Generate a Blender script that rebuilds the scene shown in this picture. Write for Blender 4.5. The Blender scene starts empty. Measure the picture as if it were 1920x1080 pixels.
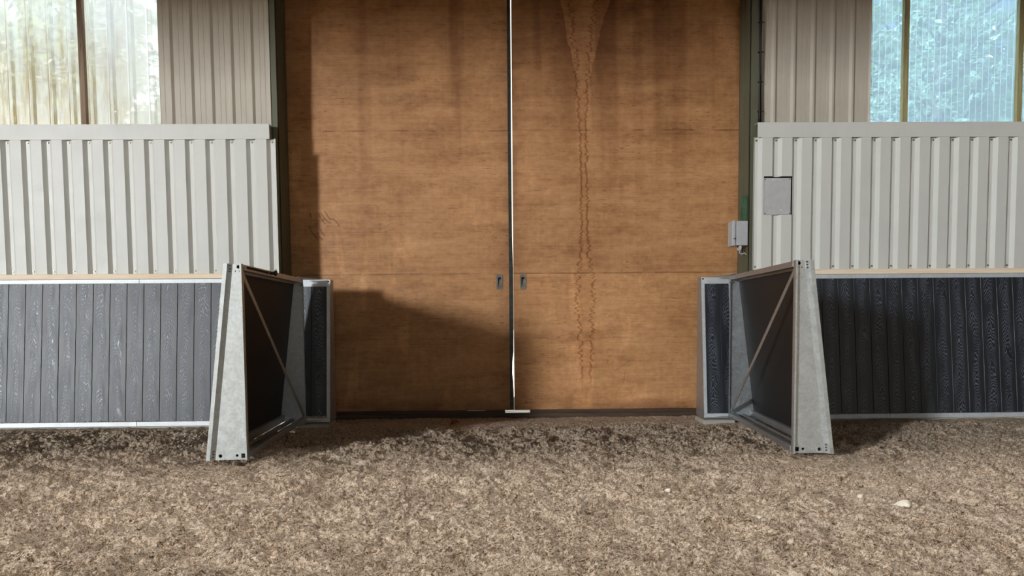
import bpy, bmesh, math, random
import numpy as np
from mathutils import Vector, Matrix
random.seed(7)
RNG = np.random.default_rng(11)
S = bpy.context.scene
C = S.collection

# ------------------------------------------------------------------ camera
cam = bpy.data.cameras.new('camera'); camo = bpy.data.objects.new('camera', cam); C.objects.link(camo)
cam.sensor_width = 36.0; cam.lens = 1400 / 1920 * 36
cam.shift_y = (682.15 - 540) / 1920
cam.clip_start = 0.05; cam.clip_end = 300
_p, _r, _y = (math.radians(a) for a in (3.5536, -0.4693, 1.1627))
_f = Vector((math.sin(_y) * math.cos(_p), math.cos(_y) * math.cos(_p), -math.sin(_p)))
_a = Vector((math.cos(_y), -math.sin(_y), 0)); _b = _a.cross(_f)
_rt = math.cos(_r) * _a + math.sin(_r) * _b; _up = -math.sin(_r) * _a + math.cos(_r) * _b
_m = Matrix((_rt, _up, -_f)).transposed().to_4x4(); _m.translation = (0, -7.73, 1.06)
camo.matrix_world = _m
S.camera = camo

# ------------------------------------------------------------------ view, sky, sun, window band daylight, added fill lights
S.view_settings.view_transform = 'Standard'; S.view_settings.look = 'None'
S.view_settings.gamma = 1.0; S.view_settings.use_curve_mapping = False
S.view_settings.exposure = 0.0
W = bpy.data.worlds.new('sky'); S.world = W; W.use_nodes = True
_nt = W.node_tree; _bg = _nt.nodes['Background']
_sky = _nt.nodes.new('ShaderNodeTexSky'); _sky.sky_type = 'HOSEK_WILKIE'
_sky.sun_direction = (-0.25, 0.72, 0.62); _sky.turbidity = 9.0; _sky.ground_albedo = 0.4
_nt.links.new(_sky.outputs[0], _bg.inputs[0]); _bg.inputs[1].default_value = 2.6

def sun(name, d, energy, angle, col):
    l = bpy.data.lights.new(name, 'SUN'); l.energy = energy; l.angle = math.radians(angle); l.color = col
    o = bpy.data.objects.new(name, l); C.objects.link(o); o.location = (-20, 10, 25)
    o.rotation_euler = Vector(d).to_track_quat('-Z', 'Y').to_euler(); return o
sun('sun', (0.60, 0.20, -0.75), 22.0, 0.6, (1.0, 0.95, 0.86))

def area(name, loc, d, sx, sy, power, col):
    l = bpy.data.lights.new(name, 'AREA'); l.shape = 'RECTANGLE'; l.size = sx; l.size_y = sy; l.energy = power; l.color = col
    o = bpy.data.objects.new(name, l); C.objects.link(o); o.location = loc
    o.rotation_euler = Vector(d).to_track_quat('-Z', 'Z').to_euler(); return o
HX0, HX1, HY0, HZ = -20.0, 16.0, -36.0, 7.2       # the riding hall
area('window_band_daylight', (HX0 + 0.05, -24.5, 5.1), (1, 0.6, -0.05), 17.0, 1.6, 36000, (0.93, 0.97, 1.0))
for _x, _e in ((-3.5, 470), (3.5, 290)):
    area('overhead_fill', (_x, -8.0, HZ - 0.06), (0, 0, -1), 1.6, 0.9, _e, (1.0, 0.98, 0.94))  # unseen overhead lights, added to brighten the sand

area('rear_fill', (7.0, HY0 + 0.05, 4.0), (-0.05, 1, -0.06), 9.0, 1.4, 600, (1.0, 0.97, 0.93))  # unseen rear light, added to lift the shadows and the right side

# ------------------------------------------------------------------ helpers
def lin(r, g, b):
    f = lambda c: (c / 255 / 12.92) if c / 255 <= 0.04045 else ((c / 255 + 0.055) / 1.055) ** 2.4
    return (f(r), f(g), f(b), 1.0)

class N:
    """small wrapper that builds a procedural material"""
    def __init__(s, name):
        s.m = bpy.data.materials.new(name); s.m.use_nodes = True; s.t = s.m.node_tree; s.n = s.t.nodes
        s.bsdf = s.n['Principled BSDF']; s.out = s.n['Material Output']
        s.co = s.n.new('ShaderNodeTexCoord')
    def link(s, a, b): s.t.links.new(a, b)
    def _in(s, sock, v):
        if hasattr(v, 'links'): s.link(v, sock)
        else: sock.default_value = v
    def map(s, sc=(1, 1, 1), src='Object', loc=(0, 0, 0)):
        m = s.n.new('ShaderNodeMapping'); m.inputs['Scale'].default_value = sc; m.inputs['Location'].default_value = loc
        s.link(s.co.outputs[src], m.inputs[0]); return m.outputs[0]
    def noise(s, vec, scale=5, detail=4, rough=0.55, dist=0.0, color=False):
        n = s.n.new('ShaderNodeTexNoise'); s.link(vec, n.inputs['Vector']); n.inputs['Scale'].default_value = scale
        n.inputs['Detail'].default_value = detail; n.inputs['Roughness'].default_value = rough; n.inputs['Distortion'].default_value = dist
        return n.outputs['Color' if color else 'Fac']
    def voro(s, vec, scale=5, feature='F1', out='Color'):
        n = s.n.new('ShaderNodeTexVoronoi'); n.feature = feature; s.link(vec, n.inputs['Vector']); n.inputs['Scale'].default_value = scale
        return n.outputs[out]
    def ramp(s, fac, stops, interp='LINEAR'):
        r = s.n.new('ShaderNodeValToRGB'); r.color_ramp.interpolation = interp; e = r.color_ramp.elements
        while len(e) < len(stops): e.new(0.5)
        for el, (p, c) in zip(e, stops):
            el.position = p; el.color = c if hasattr(c, '__len__') else (c, c, c, 1)
        s.link(fac, r.inputs[0]); return r.outputs[0]
    def mix(s, fac, a, b, mode='MIX'):
        x = s.n.new('ShaderNodeMix'); x.data_type = 'RGBA'; x.blend_type = mode
        s._in(x.inputs[0], fac); s._in(x.inputs[6], a); s._in(x.inputs[7], b); return x.outputs[2]
    def math(s, op, a, b=0.0, c=0.0):
        x = s.n.new('ShaderNodeMath'); x.operation = op
        s._in(x.inputs[0], a); s._in(x.inputs[1], b); s._in(x.inputs[2], c); return x.outputs[0]
    def bump(s, h, strength=0.3, dist=0.01, normal=None):
        b = s.n.new('ShaderNodeBump'); b.inputs['Strength'].default_value = strength; b.inputs['Distance'].default_value = dist
        s.link(h, b.inputs['Height'])
        if normal is not None: s.link(normal, b.inputs['Normal'])
        return b.outputs[0]
    def set(s, **k):
        for a, v in k.items(): s._in(s.bsdf.inputs[a.replace('_', ' ')], v)
        return s.m

class MB:
    """collects shapes and links them as ONE mesh object"""
    def __init__(s): s.bm = bmesh.new()
    def poly(s, pts):
        return s.bm.faces.new([s.bm.verts.new(p) for p in pts])
    def box(s, x0, x1, y0, y1, z0, z1):
        v = [s.bm.verts.new(p) for p in ((x0,y0,z0),(x1,y0,z0),(x1,y1,z0),(x0,y1,z0),(x0,y0,z1),(x1,y0,z1),(x1,y1,z1),(x0,y1,z1))]
        for f in ((0,3,2,1),(4,5,6,7),(0,1,5,4),(1,2,6,5),(2,3,7,6),(3,0,4,7)): s.bm.faces.new([v[i] for i in f])
        return s
    def loft(s, A, B):
        """closed solid between two loops of equal length"""
        a = [s.bm.verts.new(p) for p in A]; b = [s.bm.verts.new(p) for p in B]; n = len(a)
        for i in range(n): s.bm.faces.new((a[i], a[(i+1) % n], b[(i+1) % n], b[i]))
        s.bm.faces.new(a[::-1]); s.bm.faces.new(b); return s
    def strip(s, A, B):
        a = [s.bm.verts.new(p) for p in A]; b = [s.bm.verts.new(p) for p in B]
        for i in range(len(a) - 1): s.bm.faces.new((a[i], a[i+1], b[i+1], b[i]))
        return s
    def cyl(s, p0, p1, r, n=14, r2=None):
        p0, p1 = Vector(p0), Vector(p1); d = (p1 - p0).normalized()
        t = Vector((0, 0, 1)) if abs(d.z) < 0.9 else Vector((1, 0, 0)); a = d.cross(t).normalized(); b = d.cross(a)
        ring = lambda p, q: [p + q * (math.cos(2*math.pi*i/n) * a + math.sin(2*math.pi*i/n) * b) for i in range(n)]
        return s.loft(ring(p0, r), ring(p1, r if r2 is None else r2))
    def bar(s, p0, p1, w, t, nrm):
        """flat bar from p0 to p1, width w, thickness t along nrm"""
        p0, p1, nrm = Vector(p0), Vector(p1), Vector(nrm).normalized(); d = (p1 - p0).normalized(); q = d.cross(nrm).normalized()
        f = lambda p: [p + q*w/2 + nrm*t/2, p - q*w/2 + nrm*t/2, p - q*w/2 - nrm*t/2, p + q*w/2 - nrm*t/2]
        return s.loft(f(p0), f(p1))
    def tube(s, pts, r, n=8):
        pts = [Vector(p) for p in pts]; rings = []; pa = None
        for i, p in enumerate(pts):
            d = (pts[min(i+1, len(pts)-1)] - pts[max(i-1, 0)]).normalized()
            if pa is None:
                t = Vector((0, 0, 1)) if abs(d.z) < 0.9 else Vector((1, 0, 0)); pa = d.cross(t).normalized()
            pa = (pa - d * pa.dot(d)).normalized(); b = d.cross(pa)
            rings.append([s.bm.verts.new(p + r*(math.cos(2*math.pi*k/n)*pa + math.sin(2*math.pi*k/n)*b)) for k in range(n)])
        for i in range(len(rings) - 1):
            for k in range(n): s.bm.faces.new((rings[i][k], rings[i][(k+1) % n], rings[i+1][(k+1) % n], rings[i+1][k]))
        s.bm.faces.new(rings[0][::-1]); s.bm.faces.new(rings[-1]); return s
    def build(s, name, mat, parent=None, bevel=0.0, smooth=False, solid=0.0, seg=2):
        bmesh.ops.recalc_face_normals(s.bm, faces=s.bm.faces)
        me = bpy.data.meshes.new(name); s.bm.to_mesh(me); s.bm.free()
        me.materials.append(mat)
        o = bpy.data.objects.new(name, me); C.objects.link(o)
        if parent is not None: o.parent = parent
        if smooth:
            for p in me.polygons: p.use_smooth = True
        if solid:
            m = o.modifiers.new('thickness', 'SOLIDIFY'); m.thickness = solid; m.offset = 0
        if bevel:
            m = o.modifiers.new('bevel', 'BEVEL'); m.width = bevel; m.segments = seg; m.limit_method = 'ANGLE'; m.angle_limit = math.radians(35)
        return o

def tag(o, label, cat, group=None, kind=None):
    o['label'] = label; o['category'] = cat
    if group: o['group'] = group
    if kind: o['kind'] = kind
    return o
def empty(name, loc=(0, 0, 0), rz=0.0):
    o = bpy.data.objects.new(name, None); C.objects.link(o); o.location = loc; o.rotation_euler = (0, 0, rz)
    o.empty_display_size = 0.1; return o
def bake(o, cutter=None):
    """apply the modifiers (and cut holes) so the mesh itself is final"""
    if cutter is not None:
        m = o.modifiers.new('holes', 'BOOLEAN'); m.object = cutter; m.operation = 'DIFFERENCE'; m.solver = 'EXACT'
    dg = bpy.context.evaluated_depsgraph_get(); dg.update()
    me = bpy.data.meshes.new_from_object(o.evaluated_get(dg)); nm = o.data.name
    old = o.data; o.modifiers.clear(); o.data = me; bpy.data.meshes.remove(old); me.name = nm
    if cutter is not None:
        cm = cutter.data; bpy.data.objects.remove(cutter); bpy.data.meshes.remove(cm)
    return o

# ---- numpy noise
def _hash(ix, iy, seed):
    h = (ix.astype(np.int64) * 374761393 + iy.astype(np.int64) * 668265263 + seed * 974711) & 0x7fffffff
    h = ((h ^ (h >> 13)) * 1274126177) & 0x7fffffff
    h = ((h ^ (h >> 16)) * 2246822519) & 0x7fffffff
    return ((h ^ (h >> 15)) & 0xffffff) / float(0xffffff)
def vnoise(x, y, seed=0):
    ix = np.floor(x); iy = np.floor(y); fx = x - ix; fy = y - iy
    fx = fx*fx*fx*(fx*(fx*6-15)+10); fy = fy*fy*fy*(fy*(fy*6-15)+10)
    a = _hash(ix, iy, seed); b = _hash(ix+1, iy, seed); c = _hash(ix, iy+1, seed); d = _hash(ix+1, iy+1, seed)
    return (a + (b-a)*fx) * (1-fy) + (c + (d-c)*fx) * fy
def fbm(x, y, seed=0, o=4, g=0.5):
    t = 0; a = 1; n = 0
    for k in range(o):
        t = t + a * vnoise(x * 2**k + 17.3*k, y * 2**k - 9.1*k, seed + k); n += a; a *= g
    return t / n
def lumps(x, y, seed=0):
    """rounded clods: 1 in the middle of a cell, 0 in the seams"""
    ix = np.floor(x); iy = np.floor(y); d1 = np.full(x.shape, 9.0)
    for dx in (-1, 0, 1):
        for dy in (-1, 0, 1):
            cx = ix + dx; cy = iy + dy
            r = 0.55 + 0.9 * _hash(cx, cy, seed + 5)
            d = ((cx + _hash(cx, cy, seed) - x)**2 + (cy + _hash(cx, cy, seed + 3) - y)**2) / r
            d1 = np.minimum(d1, d)
    return np.sqrt(np.clip(1 - d1 * 1.5, 0, 1))
def grid_mesh(name, co, nx, ny):
    """mesh from an (ny, nx, 3) array"""
    me = bpy.data.meshes.new(name); nv = nx * ny
    i = np.arange(nv).reshape(ny, nx)
    q = np.stack([i[:-1, :-1], i[:-1, 1:], i[1:, 1:], i[1:, :-1]], -1).reshape(-1, 4)
    me.vertices.add(nv); me.vertices.foreach_set('co', np.ascontiguousarray(co, dtype=np.float32).ravel())
    me.loops.add(q.size); me.loops.foreach_set('vertex_index', q.astype(np.int32).ravel())
    me.polygons.add(len(q)); me.polygons.foreach_set('loop_start', np.arange(0, q.size, 4, dtype=np.int32))
    me.polygons.foreach_set('use_smooth', np.ones(len(q), dtype=bool))
    me.update(calc_edges=True); me.validate(); return me

# ------------------------------------------------------------------ materials
def m_paint(name, col, rough=0.45, dirt=0.12, dcol=(90, 85, 75), spec=0.4):
    n = N(name); v = n.map()
    d = n.ramp(n.noise(v, 1.7, 6, 0.65), [(0.48, 0), (0.8, 1)])
    c = n.mix(n.math('MULTIPLY', d, dirt * 2), lin(*col), lin(*dcol))
    st = n.ramp(n.noise(n.map((9, 9, 0.6)), 2.0, 4, 0.6), [(0.5, 0), (0.85, 1)])
    c = n.mix(n.math('MULTIPLY', st, dirt), c, lin(*dcol))
    return n.set(Base_Color=c, Roughness=n.ramp(n.noise(v, 6, 3), [(0, rough - .08), (1, rough + .12)]), Specular_IOR_Level=spec)
def m_galv(name, a=(150, 154, 156), b=(196, 201, 203), rough=0.42, metal=0.85):
    n = N(name); v = n.map()
    w = n.mix(0.12, v, n.noise(v, 14, 3, 0.6, color=True))
    sp = n.math('MULTIPLY_ADD', n.voro(w, 42, out='Distance'), 0.35, n.math('MULTIPLY', n.noise(v, 14, 5, 0.7), 0.75))
    c = n.ramp(sp, [(0.2, lin(*a)), (0.85, lin(*b))])
    wr = n.ramp(n.noise(v, 5, 5, 0.7), [(0.55, 0), (0.75, 1)])
    c = n.mix(n.math('MULTIPLY', wr, 0.3), c, lin(226, 228, 226))
    return n.set(Base_Color=c, Metallic=metal, Roughness=n.ramp(sp, [(0.2, rough - .08), (0.8, rough + .14)]),
                 Normal=n.bump(n.noise(v, 30, 3), 0.05, 0.004))
def m_plain(name, col, rough=0.5, metal=0.0, var=0.15):
    n = N(name); v = n.map(); k = n.noise(v, 18, 4)
    dk = tuple(int(c * (1 - var)) for c in col)
    return n.set(Base_Color=n.ramp(k, [(0.3, lin(*dk)), (0.7, lin(*col))]), Roughness=rough, Metallic=metal)

M = {}
M['white'] = m_paint('white coated sheet', (214, 214, 208), 0.42, 0.05)
M['clad'] = m_paint('grey beige cladding', (190, 182, 167), 0.5, 0.10)
M['column'] = m_paint('dark green steel paint', (98, 99, 80), 0.6, 0.2, (70, 55, 40))
M['galv'] = m_galv('galvanised steel')
M['galv_warm'] = m_galv('galvanised plate', (160, 163, 160), (206, 210, 208), 0.45, 0.7)
M['rail'] = m_galv('white galvanised rail', (190, 196, 200), (226, 230, 232), 0.5, 0.35)
M['black'] = m_plain('black plastic', (14, 14, 15), 0.45)
M['hole'] = m_plain('dark void', (5, 5, 5), 0.9)
M['grey_box'] = m_plain('grey plastic', (186, 187, 190), 0.45, 0, 0.05)
M['grey_cover'] = m_plain('grey cover plate', (196, 196, 197), 0.5, 0, 0.06)
M['print'] = m_plain('white print', (225, 225, 225), 0.6)
M['green'] = m_paint('green paint', (38, 84, 56), 0.5, 0.25, (150, 165, 140))
M['pull'] = m_plain('dull zinc', (128, 122, 112), 0.45, 0.7)
M['screw'] = m_plain('screw head', (150, 146, 128), 0.4, 0.5)
M['inner'] = m_plain('hall lining', (120, 116, 108), 0.8)
M['concrete'] = m_paint('concrete', (176, 172, 160), 0.9, 0.25, (110, 95, 78))
M['stone'] = m_plain('pale stone', (226, 216, 196), 0.8)
M['dry_leaf'] = m_plain('dry orange leaf', (150, 84, 34), 0.7, 0, 0.4)

def m_timber(name, a, b, axis=0):
    n = N(name); sc = [28, 28, 28]; sc[axis] = 1.6
    k = n.noise(n.map(tuple(sc)), 1.0, 6, 0.65, 0.6)
    kn = n.ramp(n.voro(n.map(tuple(3.0 if i == axis else 14.0 for i in range(3))), 1.0, out='Distance'), [(0.06, 1), (0.14, 0)])
    c = n.mix(n.math('MULTIPLY', kn, 0.6), n.ramp(k, [(0.3, lin(*a)), (0.7, lin(*b))]), lin(110, 70, 38))
    return n.set(Base_Color=c, Roughness=0.75, Normal=n.bump(k, 0.15, 0.004))
M['pine'] = m_timber('pale pine', (240, 212, 180), (253, 236, 212))
M['stud'] = m_timber('brown timber', (116, 94, 76), (156, 132, 110), 2)
M['stud_mossy'] = m_timber('mossy timber', (122, 110, 66), (184, 172, 124), 2)
M['sill'] = m_timber('dark wet board', (50, 38, 28), (90, 70, 54))

def m_board():
    """charcoal composite boards embossed with cathedral wood grain; UV: u across one board (-0.5..0.5), v along"""
    n = N('charcoal embossed board')
    sep = n.n.new('ShaderNodeSeparateXYZ'); n.link(n.co.outputs['UV'], sep.inputs[0])
    u, v = sep.outputs[0], sep.outputs[1]
    cmb = n.n.new('ShaderNodeCombineXYZ'); n.link(n.math('MULTIPLY', u, 2.2), cmb.inputs[0]); n.link(n.math('MULTIPLY', v, 3.2), cmb.inputs[1])
    w1 = n.noise(cmb.outputs[0], 1.6, 2, 0.5)
    cm2 = n.n.new('ShaderNodeCombineXYZ'); n.link(n.math('MULTIPLY', u, 7.0), cm2.inputs[0]); n.link(n.math('MULTIPLY', v, 11.0), cm2.inputs[1])
    w2 = n.noise(cm2.outputs[0], 1.7, 3, 0.55)
    cen = n.math('MULTIPLY_ADD', n.noise(cmb.outputs[0], 0.8, 1), 0.5, -0.25)
    du = n.math('ABSOLUTE', n.math('ADD', u, cen))
    ph = n.math('ADD', n.math('MULTIPLY', du, 0.30), n.math('MULTIPLY', n.math('POWER', n.math('MULTIPLY', du, 2.0), 3.0), 0.16))
    ph = n.math('ADD', ph, v); ph = n.math('ADD', ph, n.math('MULTIPLY', w1, 0.19)); ph = n.math('ADD', ph, n.math('MULTIPLY', w2, 0.016))
    sn = n.math('SINE', n.math('MULTIPLY', ph, 158.0))
    sn = n.math('MULTIPLY_ADD', n.math('SMOOTH_MAX', sn, 0.1, 0.2), 1.0, -0.15)
    mid = n.n.new('ShaderNodeMapRange'); n.link(du, mid.inputs[0]); mid.inputs[1].default_value = 0.13; mid.inputs[2].default_value = 0.36; mid.inputs[3].default_value = 1.0; mid.inputs[4].default_value = 0.22
    cm3 = n.n.new('ShaderNodeCombineXYZ'); n.link(n.math('MULTIPLY', u, 60.0), cm3.inputs[0]); n.link(n.math('MULTIPLY', v, 9.0), cm3.inputs[1])
    fine = n.noise(cm3.outputs[0], 1.0, 4, 0.6)
    amp = n.ramp(n.noise(cmb.outputs[0], 1.1, 2), [(0.3, 0.35), (0.6, 1)])
    h = n.math('ADD', n.math('MULTIPLY', n.math('MULTIPLY', n.math('MULTIPLY', sn, amp), mid.outputs[0]), 0.85), n.math('MULTIPLY', fine, 0.22))
    c = n.ramp(h, [(0.08, lin(16, 20, 27)), (0.26, lin(30, 35, 44)), (0.62, lin(100, 109, 122))])  # bluish tint puts the reflected sky into the board colour
    return n.set(Base_Color=c, Roughness=n.ramp(h, [(0.1, 0.46), (0.7, 0.34)]), Specular_IOR_Level=0.75, Normal=n.bump(h, 0.35, 0.004))
M['board'] = m_board()
M['board_black'] = m_plain('black board back', (22, 22, 24), 0.62, 0, 0.25)

def m_ply():
    n = N('weathered plywood')
    at = n.n.new('ShaderNodeAttribute'); at.attribute_name = 'wear'
    g1 = n.noise(n.map((1.2, 1, 70)), 1.0, 5, 0.6, 0.3)
    g2 = n.noise(n.map((5, 1, 260)), 1.0, 4, 0.6)
    g3 = n.noise(n.map((0.7, 1, 3.0)), 1.6, 5, 0.6, 0.5)
    flk = n.ramp(n.noise(n.map((9, 1, 120)), 1.0, 3, 0.6), [(0.62, 0), (0.74, 1)])
    g4 = n.noise(n.map((1, 1, 1.6)), 11.0, 6, 0.7, 0.4); g5 = n.noise(n.map((26, 1, 3.0)), 1.0, 4, 0.6)
    mixd = n.math('MULTIPLY_ADD', g1, 0.20, n.math('MULTIPLY_ADD', g2, 0.10, n.math('MULTIPLY_ADD', g4, 0.34, n.math('MULTIPLY_ADD', g5, 0.08, n.math('MULTIPLY', g3, 0.38)))))
    c = n.ramp(mixd, [(0.40, lin(148, 102, 62)), (0.56, lin(190, 140, 94)), (0.74, lin(214, 168, 122))])
    c = n.mix(n.math('MULTIPLY', flk, 0.35), c, lin(70, 40, 22))
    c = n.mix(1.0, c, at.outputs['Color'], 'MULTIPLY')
    return n.set(Base_Color=c, Roughness=n.ramp(g3, [(0.3, 0.5), (0.7, 0.66)]), Specular_IOR_Level=0.35, Normal=n.bump(n.math('ADD', g2, g1), 0.12, 0.003))
M['ply'] = m_ply()

def m_sand():
    n = N('fibre sand'); v = n.map()
    a = n.noise(v, 2.2, 4, 0.6); b = n.noise(v, 44, 5, 0.7); c_ = n.noise(v, 130, 4, 0.7)
    r1 = n.math('ABSOLUTE', n.math('SUBTRACT', n.noise(v, 34, 3, 0.6, 1.2), 0.5)); r2 = n.math('ABSOLUTE', n.math('SUBTRACT', n.noise(v, 75, 2, 0.6, 0.8), 0.5))
    curl = n.math('SUBTRACT', 1.0, n.math('ADD', n.math('MULTIPLY', r1, 3.2), n.math('MULTIPLY', r2, 2.6)))
    k = n.math('MULTIPLY_ADD', curl, 0.55, n.math('MULTIPLY_ADD', b, 0.35, n.math('MULTIPLY_ADD', c_, 0.30, n.math('MULTIPLY', a, 0.20))))
    c = n.ramp(k, [(0.30, lin(58, 42, 30)), (0.54, lin(136, 111, 88)), (0.72, lin(194, 168, 142)), (0.90, lin(236, 218, 197))])
    ch = n.ramp(n.voro(n.map((1, 1.6, 1)), 60, out='Distance'), [(0.10, 1), (0.16, 0)])
    pick = n.ramp(n.noise(v, 37, 2), [(0.60, 0), (0.66, 1)])
    c = n.mix(n.math('MULTIPLY', n.math('MULTIPLY', ch, pick), 0.7), c, lin(226, 210, 186))
    nb = n.bump(n.math('ADD', n.noise(v, 70, 6, 0.75), n.math('MULTIPLY', curl, 0.35)), 0.9, 0.016)
    nb = n.bump(n.noise(n.map((1, 1, 1), loc=(3, 1, 0)), 260, 4, 0.7), 0.5, 0.004, nb)
    return n.set(Base_Color=c, Roughness=0.95, Specular_IOR_Level=0.1, Normal=nb)
M['sand'] = m_sand()

def m_pane(name, tint, milk, clear, dirt_amount, flute):
    n = N(name); t = n.t
    v = n.map()
    sep = n.n.new('ShaderNodeSeparateXYZ'); n.link(n.co.outputs['Object'], sep.inputs[0])
    st = n.noise(n.map((11, 1, 0.8)), 1.0, 5, 0.65, 0.2)
    zf = n.n.new('ShaderNodeMapRange'); n.link(sep.outputs[2], zf.inputs[0]); zf.inputs[1].default_value = 4.25; zf.inputs[2].default_value = 3.1
    gr = n.math('MULTIPLY', n.ramp(n.math('MULTIPLY_ADD', st, 0.9, n.math('MULTIPLY', zf.outputs[0], 0.55)), [(0.46, 0), (1.0, 1)]), dirt_amount)
    gr2 = n.ramp(n.noise(n.map((40, 1, 5)), 1.0, 5, 0.7), [(0.4, 0.4), (0.7, 1)])
    xf = n.n.new('ShaderNodeMapRange'); n.link(sep.outputs[0], xf.inputs[0]); xf.inputs[1].default_value = -3.5; xf.inputs[2].default_value = -4.6; xf.inputs[3].default_value = 0.35; xf.inputs[4].default_value = 1.0
    gr = n.math('MULTIPLY', n.math('MULTIPLY', gr, gr2), xf.outputs[0])
    fl = n.ramp(n.math('SINE', n.math('MULTIPLY', sep.outputs[0], flute)), [(0.90, 0), (0.99, 1)])
    tr = n.n.new('ShaderNodeBsdfTransparent'); n.link(n.mix(gr, lin(*tint), lin(178, 160, 104)), tr.inputs[0])
    tl = n.n.new('ShaderNodeBsdfTranslucent'); n.link(n.mix(gr, lin(*milk), lin(186, 170, 116)), tl.inputs[0])
    gl = n.n.new('ShaderNodeBsdfGlossy'); gl.inputs[0].default_value = (0.9, 0.95, 1, 1); gl.inputs[1].default_value = 0.25
    m1 = n.n.new('ShaderNodeMixShader')
    f = n.math('MAXIMUM', n.math('SUBTRACT', 1 - clear, n.math('MULTIPLY', fl, -0.25)), n.math('MULTIPLY', gr, 0.95))
    n._in(m1.inputs[0], n.math('MINIMUM', f, 1.0)); n.link(tr.outputs[0], m1.inputs[1]); n.link(tl.outputs[0], m1.inputs[2])
    m2 = n.n.new('ShaderNodeMixShader'); m2.inputs[0].default_value = 0.04
    n.link(m1.outputs[0], m2.inputs[1]); n.link(gl.outputs[0], m2.inputs[2]); n.link(m2.outputs[0], n.out.inputs[0])
    n.n.remove(n.bsdf); return n.m
M['pane_left'] = m_pane('milky fibreglass', (236, 244, 255), (236, 244, 255), 0.55, 1.0, 31.4)
M['pane_right'] = m_pane('clear fluted sheet', (204, 230, 255), (214, 236, 255), 0.72, 0.08, 97.0)

def m_leaf(name, a, b):
    n = N(name); t = n.t
    oi = n.voro(n.map(), 9.0)
    c = n.mix(n.noise(n.map(), 5, 3), lin(*a), lin(*b))
    n.set(Base_Color=c, Roughness=0.28, Specular_IOR_Level=0.7)
    tl = n.n.new('ShaderNodeBsdfTranslucent'); n.link(c, tl.inputs[0])
    m = n.n.new('ShaderNodeMixShader'); m.inputs[0].default_value = 0.35
    n.link(n.bsdf.outputs[0], m.inputs[1]); n.link(tl.outputs[0], m.inputs[2]); n.link(m.outputs[0], n.out.inputs[0]); return n.m
M['leaf_a'] = m_leaf('green leaves', (70, 104, 54), (128, 156, 84))
M['leaf_b'] = m_leaf('pale green leaves', (104, 130, 70), (164, 180, 110))
M['leaf_c'] = m_leaf('sunlit pale leaves', (112, 134, 100), (196, 206, 172))  # sunlit highlights are put into this pale leaf colour
M['bark'] = m_timber('bark', (60, 48, 36), (96, 80, 62), 2)
M['yard'] = m_paint('pale yard paving', (206, 202, 190), 0.9, 0.2, (140, 136, 110))

# ------------------------------------------------------------------ the sand floor (clods are real relief)
def sand_floor():
    xs = np.concatenate([np.linspace(-20.4, -5.7, 60)[:-1], np.arange(-5.7, 6.0, 0.0052), np.linspace(6.0, 16.4, 60)[1:]])
    ys = np.concatenate([np.linspace(-36.4, -5.5, 80)[:-1], np.arange(-5.5, -3.0, 0.0050), np.arange(-3.0, 0.50, 0.0066)])
    X, Y = np.meshgrid(xs, ys)
    wx = X + 0.05 * (fbm(X*7, Y*7, 3, 2) - 0.5); wy = Y + 0.05 * (fbm(X*7, Y*7, 8, 2) - 0.5)
    big = fbm(X*1.1, Y*1.1, 20, 3) - 0.5
    hoof = fbm(X*3.6, Y*3.6, 40, 3)
    dent = np.clip((0.42 - hoof) * 6, 0, 1)
    rid = 1 - np.abs(fbm(wx*8.5, wy*8.5, 44, 3) - 0.5) * 4
    l1 = lumps(wx*10, wy*10, 50) * np.clip(fbm(X*3, Y*3, 60, 2) * 3 - 1.1, 0, 1)
    vx = X + 0.03 * (fbm(X*22, Y*22, 4, 3) - 0.5); vy = Y + 0.03 * (fbm(X*22, Y*22, 9, 3) - 0.5)
    l2 = lumps(vx*22 + 3, vy*22, 51) * np.clip(fbm(X*6, Y*6, 61, 2) * 3 - 0.9, 0.1, 1)
    l3 = lumps(vx*43 + 9, vy*43, 52) * np.clip(fbm(X*9, Y*9, 63, 2) * 3 - 0.9, 0.1, 1)
    f1 = fbm(X*34, Y*34, 70, 4, 0.52) - 0.5
    rg1 = 1 - np.abs(fbm(vx*20, vy*20, 101, 2, 0.4) - 0.5) * 4; rg2 = 1 - np.abs(fbm(vx*46, vy*46, 103, 2, 0.4) - 0.5) * 4
    f0 = fbm(X*14, Y*14, 74, 3) - 0.5
    pit = np.clip(0.43 - fbm(vx*30, vy*30, 111, 2, 0.4), 0, 1); pit2 = np.clip(0.42 - fbm(vx*62, vy*62, 113, 2, 0.4), 0, 1)
    h = 0.050 * big - 0.034 * dent + 0.006 * rid + 0.026 * l1 + 0.020 * l2 + 0.017 * l3 + 0.026 * f0 + 0.028 * f1 - 0.08 * pit - 0.07 * pit2 + 0.010 * (fbm(X*95, Y*95, 79, 2, 0.6) - 0.5) - 0.012
    calm = np.clip((-0.30 - Y) / 0.5, 0.25, 1)
    h = h * calm - 0.012 * (1 - calm) - 0.03 * np.clip((Y + 0.2) / 0.4, 0, 1)
    # trodden lower round the standing gates
    for gx, gy in ((-1.95, -2.37), (2.3, -2.37)):
        r = np.exp(-(((X - gx) / 0.45)**2 + ((Y - gy + 0.1) / 0.40)**2)); h = h * (1 - 0.65 * r) + 0.012 * r
    me = grid_mesh('floor', np.stack([X, Y, h], -1), len(xs), len(ys))
    me.materials.append(M['sand'])
    o = bpy.data.objects.new('floor', me); C.objects.link(o)
    tag(o, 'loose light brown sand and fibre footing covering the riding arena', 'floor', kind='structure')
    def H(x, y):
        return h[np.searchsorted(ys, y).clip(0, len(ys)-1), np.searchsorted(xs, x).clip(0, len(xs)-1)]
    return o, H
floor, sand_h = sand_floor()

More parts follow.
